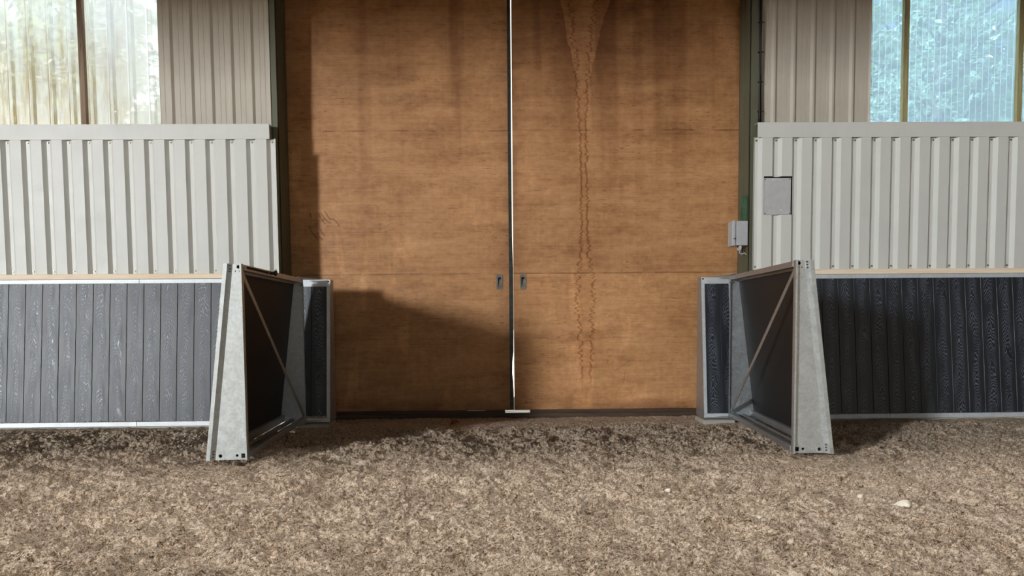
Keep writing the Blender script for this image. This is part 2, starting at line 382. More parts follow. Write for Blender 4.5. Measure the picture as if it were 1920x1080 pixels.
# ------------------------------------------------------------------ hall shell (ceiling, side walls, rear wall)
def shell():
    b = MB(); b.box(HX0 - .2, HX1 + .2, HY0 - .2, 0.8, HZ, HZ + .15)
    tag(b.build('ceiling', M['inner']), 'flat hall roof lining above the arena', 'ceiling', kind='structure')
    b = MB(); b.box(HX0 - .2, HX0, HY0 - .2, 0.5, -.1, 4.25); b.box(HX0 - .2, HX0, HY0 - .2, 0.5, 5.95, HZ); b.box(HX0 - .2, HX0, -15.5, 0.5, 4.25, 5.95); b.box(HX0 - .2, HX0, HY0 - .2, -34.0, 4.25, 5.95)
    tag(b.build('wall_left', M['inner']), 'left side wall of the hall with a long window band', 'wall', kind='structure')
    b = MB(); b.box(HX1, HX1 + .2, HY0 - .2, 0.5, -.1, HZ)
    tag(b.build('wall_right', M['inner']), 'closed right side wall of the hall', 'wall', kind='structure')
    b = MB(); b.box(HX0 - .2, 2.4, HY0 - .2, HY0, -.1, HZ); b.box(11.6, HX1 + .2, HY0 - .2, HY0, -.1, HZ); b.box(2.4, 11.6, HY0 - .2, HY0, -.1, 3.25); b.box(2.4, 11.6, HY0 - .2, HY0, 4.75, HZ)  # the high opening is added for the rear fill light
    tag(b.build('wall_back', M['inner']), 'rear wall of the hall with a high opening added for fill light', 'wall', kind='structure')
    b = MB(); b.box(HX0, HX1, -5.7, -5.4, 4.3, HZ)  # unseen blocker, added to keep overhead and window light off the door
    tag(b.build('light_blocker', M['inner']), 'unseen light blocker added across the hall in front of the doorway', 'light_blocker', kind='structure')
shell()

# ------------------------------------------------------------------ corrugated sheets
def profile(x0, x1, start, pitch, pts):
    """x-breakpoints with y offsets of a repeated sheet profile clipped to [x0, x1]; pts = [(dx, y)] over one pitch"""
    P = []
    k0 = int(math.floor((x0 - start) / pitch)) - 1; k1 = int(math.ceil((x1 - start) / pitch)) + 1
    for k in range(k0, k1 + 1):
        for dx, y in pts: P.append((start + k * pitch + dx, y))
    xs = [p[0] for p in P]; ys = [p[1] for p in P]
    out = [(x0, float(np.interp(x0, xs, ys)))] + [p for p in P if x0 + 1e-4 < p[0] < x1 - 1e-4] + [(x1, float(np.interp(x1, xs, ys)))]
    return out, lambda x: float(np.interp(x, xs, ys))
WHITE = [(0.0, 0.0), (0.105, 0.0), (0.137, 0.036), (0.172, 0.036), (0.2045, 0.0)]
def sheet(name, prof, z0, z1, y, mat, hole=None, parent=None):
    b = MB(); P = prof
    if hole:
        hx0, hx1, hz0, hz1, yf = hole
        P = sorted(P + [(hx0, yf(hx0)), (hx1, yf(hx1))])
    zs = [z0, z1] if not hole else [z0, hz0, hz1, z1]
    V = [[b.bm.verts.new((x, y + yy, z)) for (x, yy) in P] for z in zs]
    for j in range(len(zs) - 1):
        for i in range(len(P) - 1):
            if hole and j == 1 and P[i][0] >= hx0 - 1e-6 and P[i+1][0] <= hx1 + 1e-6: continue
            b.bm.faces.new((V[j][i], V[j][i+1], V[j+1][i+1], V[j+1][i]))
    o = b.build(name, mat, parent, solid=0.0022); bake(o); return o
def screw(parent, first=[None]):
    if first[0] is None:
        b = MB(); b.cyl((0, 0, 0), (0, -0.003, 0), 0.011, 14); b.cyl((0, -0.003, 0), (0, -0.009, 0), 0.0065, 6)
        o = b.build('screw', M['screw']); first[0] = o
    else:
        o = first[0].copy(); C.objects.link(o)
    o.parent = parent; return o

def white_lining(x0, x1, start, hole, label):
    root = empty('wall_front_lining', ((x0 + x1) / 2, 0, 0)); tag(root, label, 'wall cladding', 'white corrugated wall linings', 'structure')
    ox = root.location.x
    pr, yf = profile(x0, x1, start, 0.2045, WHITE)
    pr = [(x - ox, y) for x, y in pr]
    hl = None
    if hole: hl = (hole[0] - ox, hole[1] - ox, hole[2], hole[3], lambda x: yf(x + ox))
    sheet('corrugated_sheet', pr, 1.535, 2.888, 0.0, M['white'], hl, root)
    k = 0; x = start - 0.2045 * 12 + 0.155
    while x < x1 + 0.1:
        if x0 + 0.01 < x < x1 - 0.01:
            for z in (1.565, 2.858):
                s = screw(root); s.location = (x - ox, yf(x) - 0.001, z)
        x += 0.2045
    return root
white_lining(-6.3, -2.222, -4.871, None, 'white corrugated metal lining left of the plywood sliding doors')
white_lining(2.662, 6.6, 2.745, (2.764, 3.066, 2.095, 2.487), 'white corrugated metal lining with a square cut-out, right of the doors')

def flashing(name, x0, x1, label):
    b = MB(); b.box(x0, x1, -0.006, 0.002, 2.880, 3.030); b.box(x0, x1, -0.006, 0.14, 3.026, 3.032)
    tag(b.build(name, M['white'], bevel=0.002), label, 'trim', 'flat white trims', 'structure')
flashing('trim_1', -6.3, -2.277, 'flat white metal trim above the left corrugated lining')
flashing('trim_2', 2.694, 6.6, 'flat white metal trim above the right corrugated lining')

RIB = [(0.0, 0.0), (0.055, 0.0), (0.058, 0.003), (0.061, 0.0), (0.105, 0.0), (0.108, 0.003), (0.111, 0.0), (0.140, 0.0), (0.163, -0.020), (0.180, -0.020), (0.2045, 0.0)]
def cladding(x0, x1, start, label):
    pr, yf = profile(x0, x1, start, 0.2045, RIB)
    o = sheet('wall_front_cladding', pr, 2.9, 6.2, 0.14, M['clad'])
    tag(o, label, 'wall cladding', 'grey ribbed wall claddings', 'structure')
cladding(-3.42, -2.255, -3.475, 'grey beige ribbed cladding between left window and doorway')
cladding(2.70, 3.915, 2.735, 'grey beige ribbed cladding between doorway and right window')

# wall body behind the white lining and above the windows / door (closes the hall against daylight)
def front_core():
    b = MB()
    b.box(-20.2, -2.40, 0.055, 0.12, -0.1, 3.0); b.box(2.76, 16.2, 0.055, 0.12, -0.1, 3.0)
    b.box(-20.2, -6.4, 0.16, 0.24, 2.9, 7.3); b.box(6.7, 16.2, 0.16, 0.24, 2.9, 7.3)
    b.box(-3.40, -2.3, 0.18, 0.24, 2.9, 7.3); b.box(2.72, 3.93, 0.18, 0.24, 2.9, 7.3)
    b.box(-6.4, -3.40, 0.16, 0.24, 5.4, 7.3); b.box(3.93, 6.7, 0.16, 0.24, 5.4, 7.3)
    b.box(-2.6, 2.9, 0.55, 0.62, 4.9, 7.3)
    tag(b.build('wall_front', M['inner']), 'wall core behind the cladding on both sides of the doorway', 'wall', kind='structure')
front_core()

# ------------------------------------------------------------------ windows
FLAT = [(0.0, 0.0), (0.13, 0.0), (0.150, -0.022), (0.182, -0.022), (0.2045, 0.0)]
def window(name, x0, x1, start, mat, studs, smat, label, pts):
    root = empty(name, ((x0 + x1) / 2, 0.16, 3.03)); tag(root, label, 'window', 'translucent sheet windows', 'structure')
    loc = root.location
    xs = [x0] + sorted(s for s in studs if x0 < s < x1) + [x1]
    for a, c in zip(xs[:-1], xs[1:]):
        pr, _ = profile(a, c, start, 0.2045, pts)
        o = sheet('pane', pr, 2.95, 5.42, 0.19, mat)
        o.parent = root; o.matrix_parent_inverse = Matrix.Translation(-loc)
    for s in studs:
        b = MB(); b.box(s - 0.027, s + 0.027, 0.14, 0.20, 2.95, 5.42)
        o = b.build('mullion', smat, bevel=0.003); o.parent = root; o.matrix_parent_inverse = Matrix.Translation(-loc)
    b = MB(); b.box(x0, x1, 0.0, 0.22, 3.0, 3.028)
    o = b.build('sill', M['white']); o.parent = root; o.matrix_parent_inverse = Matrix.Translation(-loc)
    return root
window('window_1', -6.4, -3.412, -3.475, M['pane_left'], [-4.205, -5.55], M['stud'], 'milky yellowed translucent window sheet left of the doors', FLAT)
window('window_2', 3.912, 6.7, 3.95, M['pane_right'], [4.294, 5.505], M['stud_mossy'], 'clear blue-green fluted window sheet right of the doors', [(0.0, 0.0), (0.1, 0.0), (0.2045, 0.0)])

# ------------------------------------------------------------------ steel columns
def column(x0, x1, label, s):
    b = MB()
    b.box(x0, x1, 0.10, 0.114, -0.05, 6.2); b.box(x0, x1, 0.426, 0.44, -0.05, 6.2)
    xw = x1 if s < 0 else x0
    if s < 0: b.box(x1 - 0.012, x1, 0.1, 0.44, -0.05, 6.2); b.box(x0, x0 + .012, 0.1, 0.44, -0.05, 6.2)
    else: b.box(x0, x0 + 0.012, 0.1, 0.44, -0.05, 6.2); b.box(x1 - .012, x1, 0.1, 0.44, -0.05, 6.2)
    xa = x1 if s < 0 else x0 - 0.006
    b.box(xa, xa + 0.006, 0.28, 0.30, -0.05, 6.2)
    tag(b.build('steel_column', M['column'], bevel=0.003), label, 'column', 'steel door columns', 'structure')
column(-2.285, -2.212, 'dark green steel column left of the plywood doors', -1)
column(2.643, 2.76, 'dark green steel column right of the plywood doors', 1)

# ------------------------------------------------------------------ sliding plywood doors
YD = 0.47
def ply_leaf(name, x0, x1, side, label):
    root = empty(name, ((x0 + x1) / 2, YD, 0.04)); tag(root, label, 'sliding door', 'plywood sliding doors', 'structure')
    loc = root.location; inv = Matrix.Translation(-loc)
    z0, z1 = 0.042, 5.0
    xs = np.arange(x0, x1 + 1e-6, 0.0055); zs = np.concatenate([np.arange(z0, 4.6, 0.0055), np.linspace(4.6, z1, 20)])
    X, Z = np.meshgrid(xs, zs)
    c = np.ones(X.shape + (3,))
    def mul(mask, col): 
        c[:] = c * (1 - mask[..., None] * (1 - np.array(col)))
    # blotchy ageing
    mul(np.clip((fbm(X*1.3 + 5, Z*0.9, 3 + side, 4) - 0.48) * 3, 0, 1) * 0.55, (0.72, 0.66, 0.58))
    mul(np.clip((fbm(X*3.5, Z*9, 13 + side, 4) - 0.52) * 4, 0, 1) * 0.35, (0.72, 0.64, 0.56))
    # runs of damp: vertical, from the top
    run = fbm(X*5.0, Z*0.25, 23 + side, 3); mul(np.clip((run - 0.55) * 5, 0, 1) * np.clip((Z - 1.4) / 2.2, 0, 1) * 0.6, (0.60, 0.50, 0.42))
    mul(np.clip((Z - 2.5) / 1.7, 0, 1) * np.clip(fbm(X*1.6, Z*1.1, 123 + side, 4) * 2.2 - 0.2, 0, 1) * 0.85, (0.58, 0.53, 0.46))  # blotchy tone, darker towards the top of the leaf
    # pale scuffs
    sc = np.clip((fbm(X*7, Z*2.2, 33 + side, 4) - 0.58) * 7, 0, 1) * np.clip((fbm(X*0.9, Z*0.8, 43 + side, 2) - 0.45) * 4, 0, 1)
    c[:] = c * (1 + 0.22 * sc[..., None])
    # dark grain flecks and small knots
    fl = np.clip((vnoise(X*16, Z*170, 53 + side) - 0.86) * 9, 0, 1) * np.clip((vnoise(X*2.6, Z*5, 63 + side) - 0.5) * 4, 0, 1)
    mul(fl * 0.75, (0.36, 0.26, 0.18))
    # board seams
    for zz, w, a in ((3.073, 0.006, 0.85), (1.537, 0.006, 0.8), (2.62, 0.004, 0.25), (0.83, 0.004, 0.35), (2.28, 0.004, 0.3), (1.2, 0.004, .15)):
        wob = zz + 0.006 * (vnoise(X*3, Z*0, 71) - 0.5)
        br = np.clip(vnoise(X*9, Z*0 + zz, 73 + side) * 2 - 0.3, 0.15, 1)
        mul(np.exp(-((Z - wob) / w)**2) * a * br, (0.34, 0.25, 0.18))
    # grime near the bottom edge, the meeting edge and the jamb
    g = fbm(X*4, Z*6, 83, 4)
    mul(np.clip(1 - (Z - z0) / 0.16, 0, 1) * np.clip(g * 2.2 - 0.5, 0, 1) * 0.8, (0.42, 0.34, 0.28))
    e = (x1 - X) if side == 0 else (X - x0)
    mul(np.clip(1 - e / 0.22, 0, 1)**1.5 * np.clip(g * 2 - 0.35, 0, 1) * 0.75, (0.50, 0.42, 0.36))
    if side == 0:
        # tool marks
        P = lambda px, py: (-2.02 + (px - 585) * 0.00586, 2.22 - (py - 395) * 0.00586)
        for (a, b_, d, f_) in ((603,398,606,404),(608,399,614,408),(615,395,619,401),(619,402,624,409),(624,409,630,409),(630,409,636,414),(636,414,641,422),(606,404,611,412),(611,412,615,418),(588,398,590,406),(614,408,619,413),(619,413,626,416),
                               (585,422,589,427),(589,431,594,438),(597,441,602,446),(594,436,598,442),(606,428,609,434),(609,434,614,439),(600,437,606,444),(606,443,609,446)):
            p = np.array(P(a, b_)); q = np.array(P(d, f_)); dv = q - p; L2 = (dv**2).sum()
            t = np.clip(((X - p[0]) * dv[0] + (Z - p[1]) * dv[1]) / L2, 0, 1)
            dist = np.hypot(X - p[0] - t*dv[0], Z - p[1] - t*dv[1]); mul(np.exp(-(dist / 0.0055)**2) * 0.8, (0.28, 0.18, 0.10))
    else:
        # the long water run: two ragged tide lines, damp fan at the top
        cx = 0.955 + 0.012 * (vnoise(Z*1.5, Z*0, 5) - .5) - 0.012 * np.clip(Z - 3.0, -3, 1.5)
        wz = np.interp(Z, [0.25, 0.7, 1.0, 1.25, 1.5, 1.75, 2.6, 3.2, 3.6, 3.85, 4.1, 4.6], [0.035, 0.05, 0.06, 0.085, 0.06, 0.035, 0.022, 0.028, 0.045, 0.05, 0.085, 0.13])
        jag = lambda s_: 0.052 * (np.abs(vnoise(Z*38, Z*0 + s_, 7 + s_) - 0.5) * 2)**1.4 + 0.048 * (vnoise(Z*75, Z*0 + s_, 17 + s_) - .5) + 0.012 * (vnoise(Z*170, Z*0 + s_, 27 + s_) - .5)
        on = np.clip((Z - 0.22) / 0.25, 0, 1)
        for s_, sg in ((1, -1), (2, 1)):
            edge = cx + sg * (wz + jag(s_) * np.clip(wz * 16, 0.25, 1.0))
            d = (X - edge) * sg
            mul(np.exp(-(d / 0.008)**2) * 0.9 * on, (0.46, 0.28, 0.14))
            mul(np.clip(1 + d / 0.03, 0, 1) * (d < 0) * 0.30 * on, (0.66, 0.46, 0.30))
        inside = (np.abs(X - cx) < wz) * on
        mul(inside * 0.14, (0.86, 0.62, 0.44))
        # wet fan at the head
        for ofs, sg in ((-0.20, -1), (0.26, 1)):
            ed = cx + ofs * np.clip((Z - 3.3) / 1.0, 0.35, 1.4) + 0.05 * (fbm(X*0 + 2, Z*9, 91 + sg, 4) - .5)
            d = (X - ed) * sg
            mul((d > 0) * np.exp(-np.clip(d, 0, 9) / 0.35) * np.clip((Z - 2.9) / 1.0, 0, 1) * 0.85, (0.52, 0.40, 0.29))
        mul(np.exp(-(((X - 0.80) / 0.10)**2 + ((Z - 3.5) / 0.7)**2)) * 0.5 * (0.4 + fbm(X*3, Z*1, 95, 3)), (0.6, 0.48, 0.38))
        c[:] = c * (1 + 0.17 * np.clip((1.537 - Z) * 200, 0, 1))[..., None]  # below the seam lightened: the brighter light there is put into the colour
        # pale wash near the floor, grey patch by the pull, pencil lines
        c[:] = c + 0.35 * (np.exp(-(((X - 1.50) / 0.16)**2 + ((Z - 0.16) / 0.06)**2)) + 0.8 * np.exp(-(((X - 2.05) / 0.10)**2 + ((Z - 0.2) / 0.10)**2)))[..., None] * np.array([0.9, 1.0, 1.2])
        mul(((np.abs(X - 0.30) < 0.062) & (np.abs(Z - 1.00) < 0.045)) * 0.5, (0.66, 0.62, 0.60))
        for (a, b_, d, f_) in ((1.265, 0.52, 1.285, 0.57), (1.215, 0.55, 1.225, 0.58), (1.40, 0.35, 1.42, 0.47), (1.30, 0.46, 1.47, 0.58)):
            p = np.array((a, b_)); dv = np.array((d - a, f_ - b_)); t = np.clip(((X - p[0]) * dv[0] + (Z - p[1]) * dv[1]) / (dv**2).sum(), 0, 1)
            mul(np.exp(-(np.hypot(X - p[0] - t*dv[0], Z - p[1] - t*dv[1]) / 0.005)**2) * 0.5, (0.4, 0.3, 0.2))
    me = grid_mesh('plywood_panel', np.stack([X - loc.x, np.zeros_like(X), Z - loc.z], -1), len(xs), len(zs))
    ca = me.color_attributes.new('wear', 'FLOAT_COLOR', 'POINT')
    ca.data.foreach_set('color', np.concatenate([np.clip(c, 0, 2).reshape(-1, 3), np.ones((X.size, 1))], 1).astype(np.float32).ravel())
    me.materials.append(M['ply'])
    p = bpy.data.objects.new('plywood_panel', me); C.objects.link(p); p.parent = root
    b = MB(); b.box(x0 - loc.x, x1 - loc.x, 0.002, 0.04, 0.0, z1 - loc.z)
    b.build('core_frame', M['sill'], root)
    # flush pull
    hx = 0.037 if side == 0 else 0.294
    hx = hx - loc.x; hz = 1.447 - loc.z
    b = MB(); w, h = 0.037, 0.082
    b.box(hx - w, hx - 0.017, -0.004, 0.0, hz - h, hz + h); b.box(hx + 0.017, hx + w, -0.004, 0.0, hz - h, hz + h)
    b.box(hx - 0.017, hx + 0.017, -0.004, 0.0, hz + 0.052, hz + h); b.box(hx - 0.017, hx + 0.017, -0.004, 0.0, hz - h, hz - 0.052)
    fp = b.build('flush_pull', M['pull'], root, bevel=0.0012)
    b = MB(); b.box(hx - 0.018, hx + 0.018, -0.0015, 0.0005, hz - 0.053, hz + 0.053)
    b.build('recess', M['hole'], fp)
    b = MB()
    b.loft([(hx - 0.012, -0.0015, hz - 0.05), (hx + 0.016, -0.0015, hz - 0.05), (hx + 0.016, -0.003, hz - 0.05), (hx - 0.012, -0.003, hz - 0.05)],
           [(hx + 0.002, -0.0015, hz + 0.03), (hx + 0.016, -0.0015, hz + 0.03), (hx + 0.016, -0.003, hz + 0.03), (hx + 0.002, -0.003, hz + 0.03)])
    b.build('finger_plate', M['pull'], fp)
    for dz in (-0.07, 0.07):
        for dx in (-0.024, 0.024):
            b = MB(); b.cyl((hx + dx, -0.003, hz + dz), (hx + dx, -0.006, hz + dz), 0.005, 10); b.build('screw', M['screw'], fp)
    return root, loc
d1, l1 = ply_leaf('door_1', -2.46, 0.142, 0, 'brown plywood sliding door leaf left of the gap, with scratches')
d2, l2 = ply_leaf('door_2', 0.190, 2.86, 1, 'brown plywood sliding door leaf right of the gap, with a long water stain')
# steel meeting edge of the left leaf, slightly bowed so the daylight gap varies
b = MB()
prof = [(0.042, 0.184), (0.22, 0.184), (0.36, 0.178), (0.44, 0.170), (0.58, 0.172), (0.68, 0.185), (0.85, 0.187), (1.0, 0.187), (1.3, 0.187), (1.6, 0.187), (1.8, 0.181), (1.95, 0.178), (2.3, 0.178), (3.0, 0.176), (3.6, 0.179), (4.2, 0.178), (5.0, 0.179)]
for (za, xa), (zb, xb) in zip(prof[:-1], prof[1:]):
    b.loft([(0.142 - l1.x, -0.006, za - l1.z), (xa - l1.x, -0.006, za - l1.z), (xa - l1.x, 0.04, za - l1.z), (0.142 - l1.x, 0.04, za - l1.z)],
           [(0.142 - l1.x, -0.006, zb - l1.z), (xb - l1.x, -0.006, zb - l1.z), (xb - l1.x, 0.04, zb - l1.z), (0.142 - l1.x, 0.04, zb - l1.z)])
bmesh.ops.remove_doubles(b.bm, verts=b.bm.verts, dist=1e-5)
b.build('meeting_edge', m_plain('dark steel edge', (62, 66, 62), 0.45, 0.5, 0.4), d1)

# threshold beam with chinks of daylight
b = MB(); b.box(-2.4, -0.33, 0.44, 0.55, -0.12, 0.041); b.box(-0.33, -0.13, 0.44, 0.55, -0.12, 0.034); b.box(-0.13, 0.085, 0.44, 0.55, -0.12, 0.041); b.box(0.085, 0.365, 0.44, 0.55, -0.12, 0.008); b.box(0.365, 2.8, 0.44, 0.55, -0.12, 0.041)
tag(b.build('trim_3', M['sill']), 'dark wet timber threshold under the plywood doors', 'threshold', kind='structure')
b = MB(); b.box(-2.4, 2.8, 0.405, 0.438, -0.10, 0.012)
tag(b.build('trim_4', M['sill'], bevel=0.004), 'low dark board lying in front of the door threshold', 'threshold', kind='structure')
b = MB(); b.box(0.087, 0.363, 0.442, 0.62, 0.008, 0.012); b.box(0.087, 0.20, 0.56, 0.62, 0.012, 0.016)
tag(b.build('floor_guide', M['rail'], bevel=0.003), 'pale metal floor guide under the gap between the plywood doors', 'door guide')

# ------------------------------------------------------------------ timber strips above the kickboards
for nm, x0, x1, lb in (('trim_5', -6.3, -2.235, 'pale pine strip above the left charcoal kickboard'), ('trim_6', 2.68, 6.6, 'pale pine strip above the right charcoal kickboard')):
    b = MB(); b.box(x0, x1, -0.062, 0.04, 1.478, 1.531)
    tag(b.build(nm, M['pine'], bevel=0.003), lb, 'trim', 'pine strips', 'structure')

# ------------------------------------------------------------------ kickboards and gates
Z0, Z1 = 0.05, 1.457
def wdt(z, wb, wt): return wb + (wt - wb) * (z - Z0) / (Z1 - Z0)
def boards(fmap, a0, a1, start, pitch, z0, z1, thick):
    """slanted planks; fmap(a, z, d) -> local point, d = depth behind the face"""
    b = MB(); uvl = b.bm.loops.layers.uv.new('UVMap'); k = math.floor((a0 - start) / pitch)
    while start + k * pitch < a1:
        s0, s1 = max(a0, start + k * pitch), min(a1, start + (k + 1) * pitch); cx = start + (k + .5) * pitch
        if s1 - s0 > 0.01:
            ofs = random.uniform(0, 40); g = 0.0014; ch = 0.0022
            pts = [(s0 + g, thick), (s0 + g, ch), (s0 + g + ch, 0), (s1 - g - ch, 0), (s1 - g, ch), (s1 - g, thick)]
            n0 = len(b.bm.faces)
            b.loft([fmap(a, z0, d) for a, d in pts], [fmap(a, z1, d) for a, d in pts])
            b.bm.faces.ensure_lookup_table(); b.bm.verts.ensure_lookup_table()
            vv = list(b.bm.verts)[-12:]
            coord = {}
            for i, (a, d) in enumerate(pts): coord[vv[i]] = ((a - cx) / pitch, z0 + ofs); coord[vv[i + 6]] = ((a - cx) / pitch, z1 + ofs)
            for f in list(b.bm.faces)[n0:]:
                for l in f.loops: l[uvl].uv = coord[l.vert]
        k += 1
    return b

def kickboard(x0, x1, start, pitch, label, joint):
    root = empty('kickboard', ((x0 + x1) / 2, -0.02, 0.0)); tag(root, label, 'kickboard', 'charcoal kickboards along the wall')
    ox, oy = root.location.x, root.location.y
    yf = lambda z: -0.282 + (z - 0.01) * (0.162 / 1.46)          # leaning front face
    fm = lambda a, z, d: (a - ox, yf(z) + d - oy, z)
    boards(fm, x0, x1, start, pitch, 0.055, 1.436, 0.022).build('board_panel', M['board'], root)
    for nm, za, zb, pr in (('top_rail', 1.431, 1.473, 0.006), ('bottom_rail', 0.010, 0.056, 0.014)):
        for xa, xb in ((x0, joint), (joint + 0.002, x1)):
            b = MB()
            b.loft([(xa - ox, yf(za) - pr - oy, za), (xa - ox, yf(zb) - pr - oy, zb), (xa - ox, yf(zb) + 0.04 - oy, zb), (xa - ox, yf(za) + 0.04 - oy, za)],
                   [(xb - ox, yf(za) - pr - oy, za), (xb - ox, yf(zb) - pr - oy, zb), (xb - ox, yf(zb) + 0.04 - oy, zb), (xb - ox, yf(za) + 0.04 - oy, za)])
            b.build(nm, M['rail'], root, bevel=0.003)
    for xs_ in np.arange(x0 + 0.4, x1 - 0.2, 1.2):
        b = MB(); b.box(xs_ - ox, xs_ + 0.04 - ox, -0.055 - oy, -0.015 - oy, 0.01, 1.43); b.build('rear_post', M['galv'], root)
    return root
kickboard(-6.3, -1.99, -4.871, 0.1673, 'long charcoal wood-grain kickboard panel left of the open gates', -3.58)
kickboard(2.412, 6.6, 3.49, 0.1645, 'long black kickboard panel in shade right of the open gates', 3.98)
# mortar-coloured plinth the kickboards stand on
for x0, x1, lb in ((-6.3, -2.0, 'narrow concrete plinth under the left kickboard'), (2.4, 6.6, 'narrow concrete plinth under the right kickboard')):
    b = MB(); b.box(x0, x1, -0.27, 0.04, -0.12, 0.008)
    tag(b.build('plinth', M['concrete'], bevel=0.006), lb, 'plinth', 'concrete plinths', 'structure')

def end_panel(s, xi, xo, label):
    """short fixed section beside the doorway; xi = edge at the opening, xo = edge behind the gate"""
    root = empty('kickboard_end_panel', (xi, -0.03, 0.0)); tag(root, label, 'kickboard', 'short kickboard end panels')
    oy = root.location.y
    yf = lambda z: -0.285 + (z - 0.03) * (0.150 / 1.42)
    fm = lambda a, z, d: (a * s, yf(z) + d - oy, z)
    Wd = abs(xo - xi); zt = 1.452
    boards(fm, 0.03, Wd, 0.02, 0.1673, 0.075, 1.39, 0.02).build('board_panel', M['board'], root)
    def rail(nm, z0, z1, a0, a1, pr=0.008):
        b = MB(); q = lambda a: [(a*s, yf(z0) - pr - oy, z0), (a*s, yf(z1) - pr - oy, z1), (a*s, yf(z1) + 0.035 - oy, z1), (a*s, yf(z0) + 0.035 - oy, z0)]
        b.loft(q(a0), q(a1)); return b.build(nm, M['rail'], root, bevel=0.002)
    rail('top_rail', 1.385, zt, 0, Wd); rail('bottom_rail', 0.035, 0.076, 0, Wd)
    rail('stile', 0.077, 1.384, 0.0, 0.033); rail('stile', 0.077, 1.384, Wd - 0.033, Wd)
    b = MB(); z0 = 0.03
    b.loft([(-0.004*s, yf(z0) - 0.008 - oy, z0), (0.0, yf(z0) - 0.008 - oy, z0), (0.0, -0.005 - oy, z0), (-0.004*s, -0.005 - oy, z0)],
           [(-0.004*s, yf(zt) - 0.008 - oy, zt), (0.0, yf(zt) - 0.008 - oy, zt), (0.0, -0.005 - oy, zt), (-0.004*s, -0.005 - oy, zt)])
    b.build('end_plate', M['galv'], root)
    b = MB(); b.box(min(0, Wd*s), max(0, Wd*s), -0.03 - oy, -0.008 - oy, 0.03, 1.45); b.build('rear_sheet', M['board_black'], root)
    b = MB(); y = yf(1.435) - 0.008 - oy; b.cyl((0.016*s, y + .002, 1.435), (0.016*s, y - 0.004, 1.435), 0.008, 12); b.build('bolt', M['hole'], root)
    b = MB(); b.box(min(0, Wd*s), max(0, Wd*s), yf(zt) - .008 - oy, -0.005 - oy, zt, zt + 0.004); b.build('cover_plate', M['galv'], root)
    return root
end_panel(-1, -1.672, -1.975, 'short charcoal kickboard end piece in a bright frame behind the left gate')
end_panel(1, 2.086, 2.40, 'short black kickboard end piece in a grey frame behind the right gate')

def footing(x0, x1, label):
    b = MB(); n = 10
    b.box(x0, x1, -0.40, -0.06, -0.10, 0.026)
    o = b.build('footing_block', M['concrete'], bevel=0.014, seg=3); tag(o, label, 'block', 'concrete footings'); return o
footing(-1.98, -1.66, 'grey concrete footing under the left end piece')
footing(2.05, 2.37, 'pale concrete footing under the right end piece')

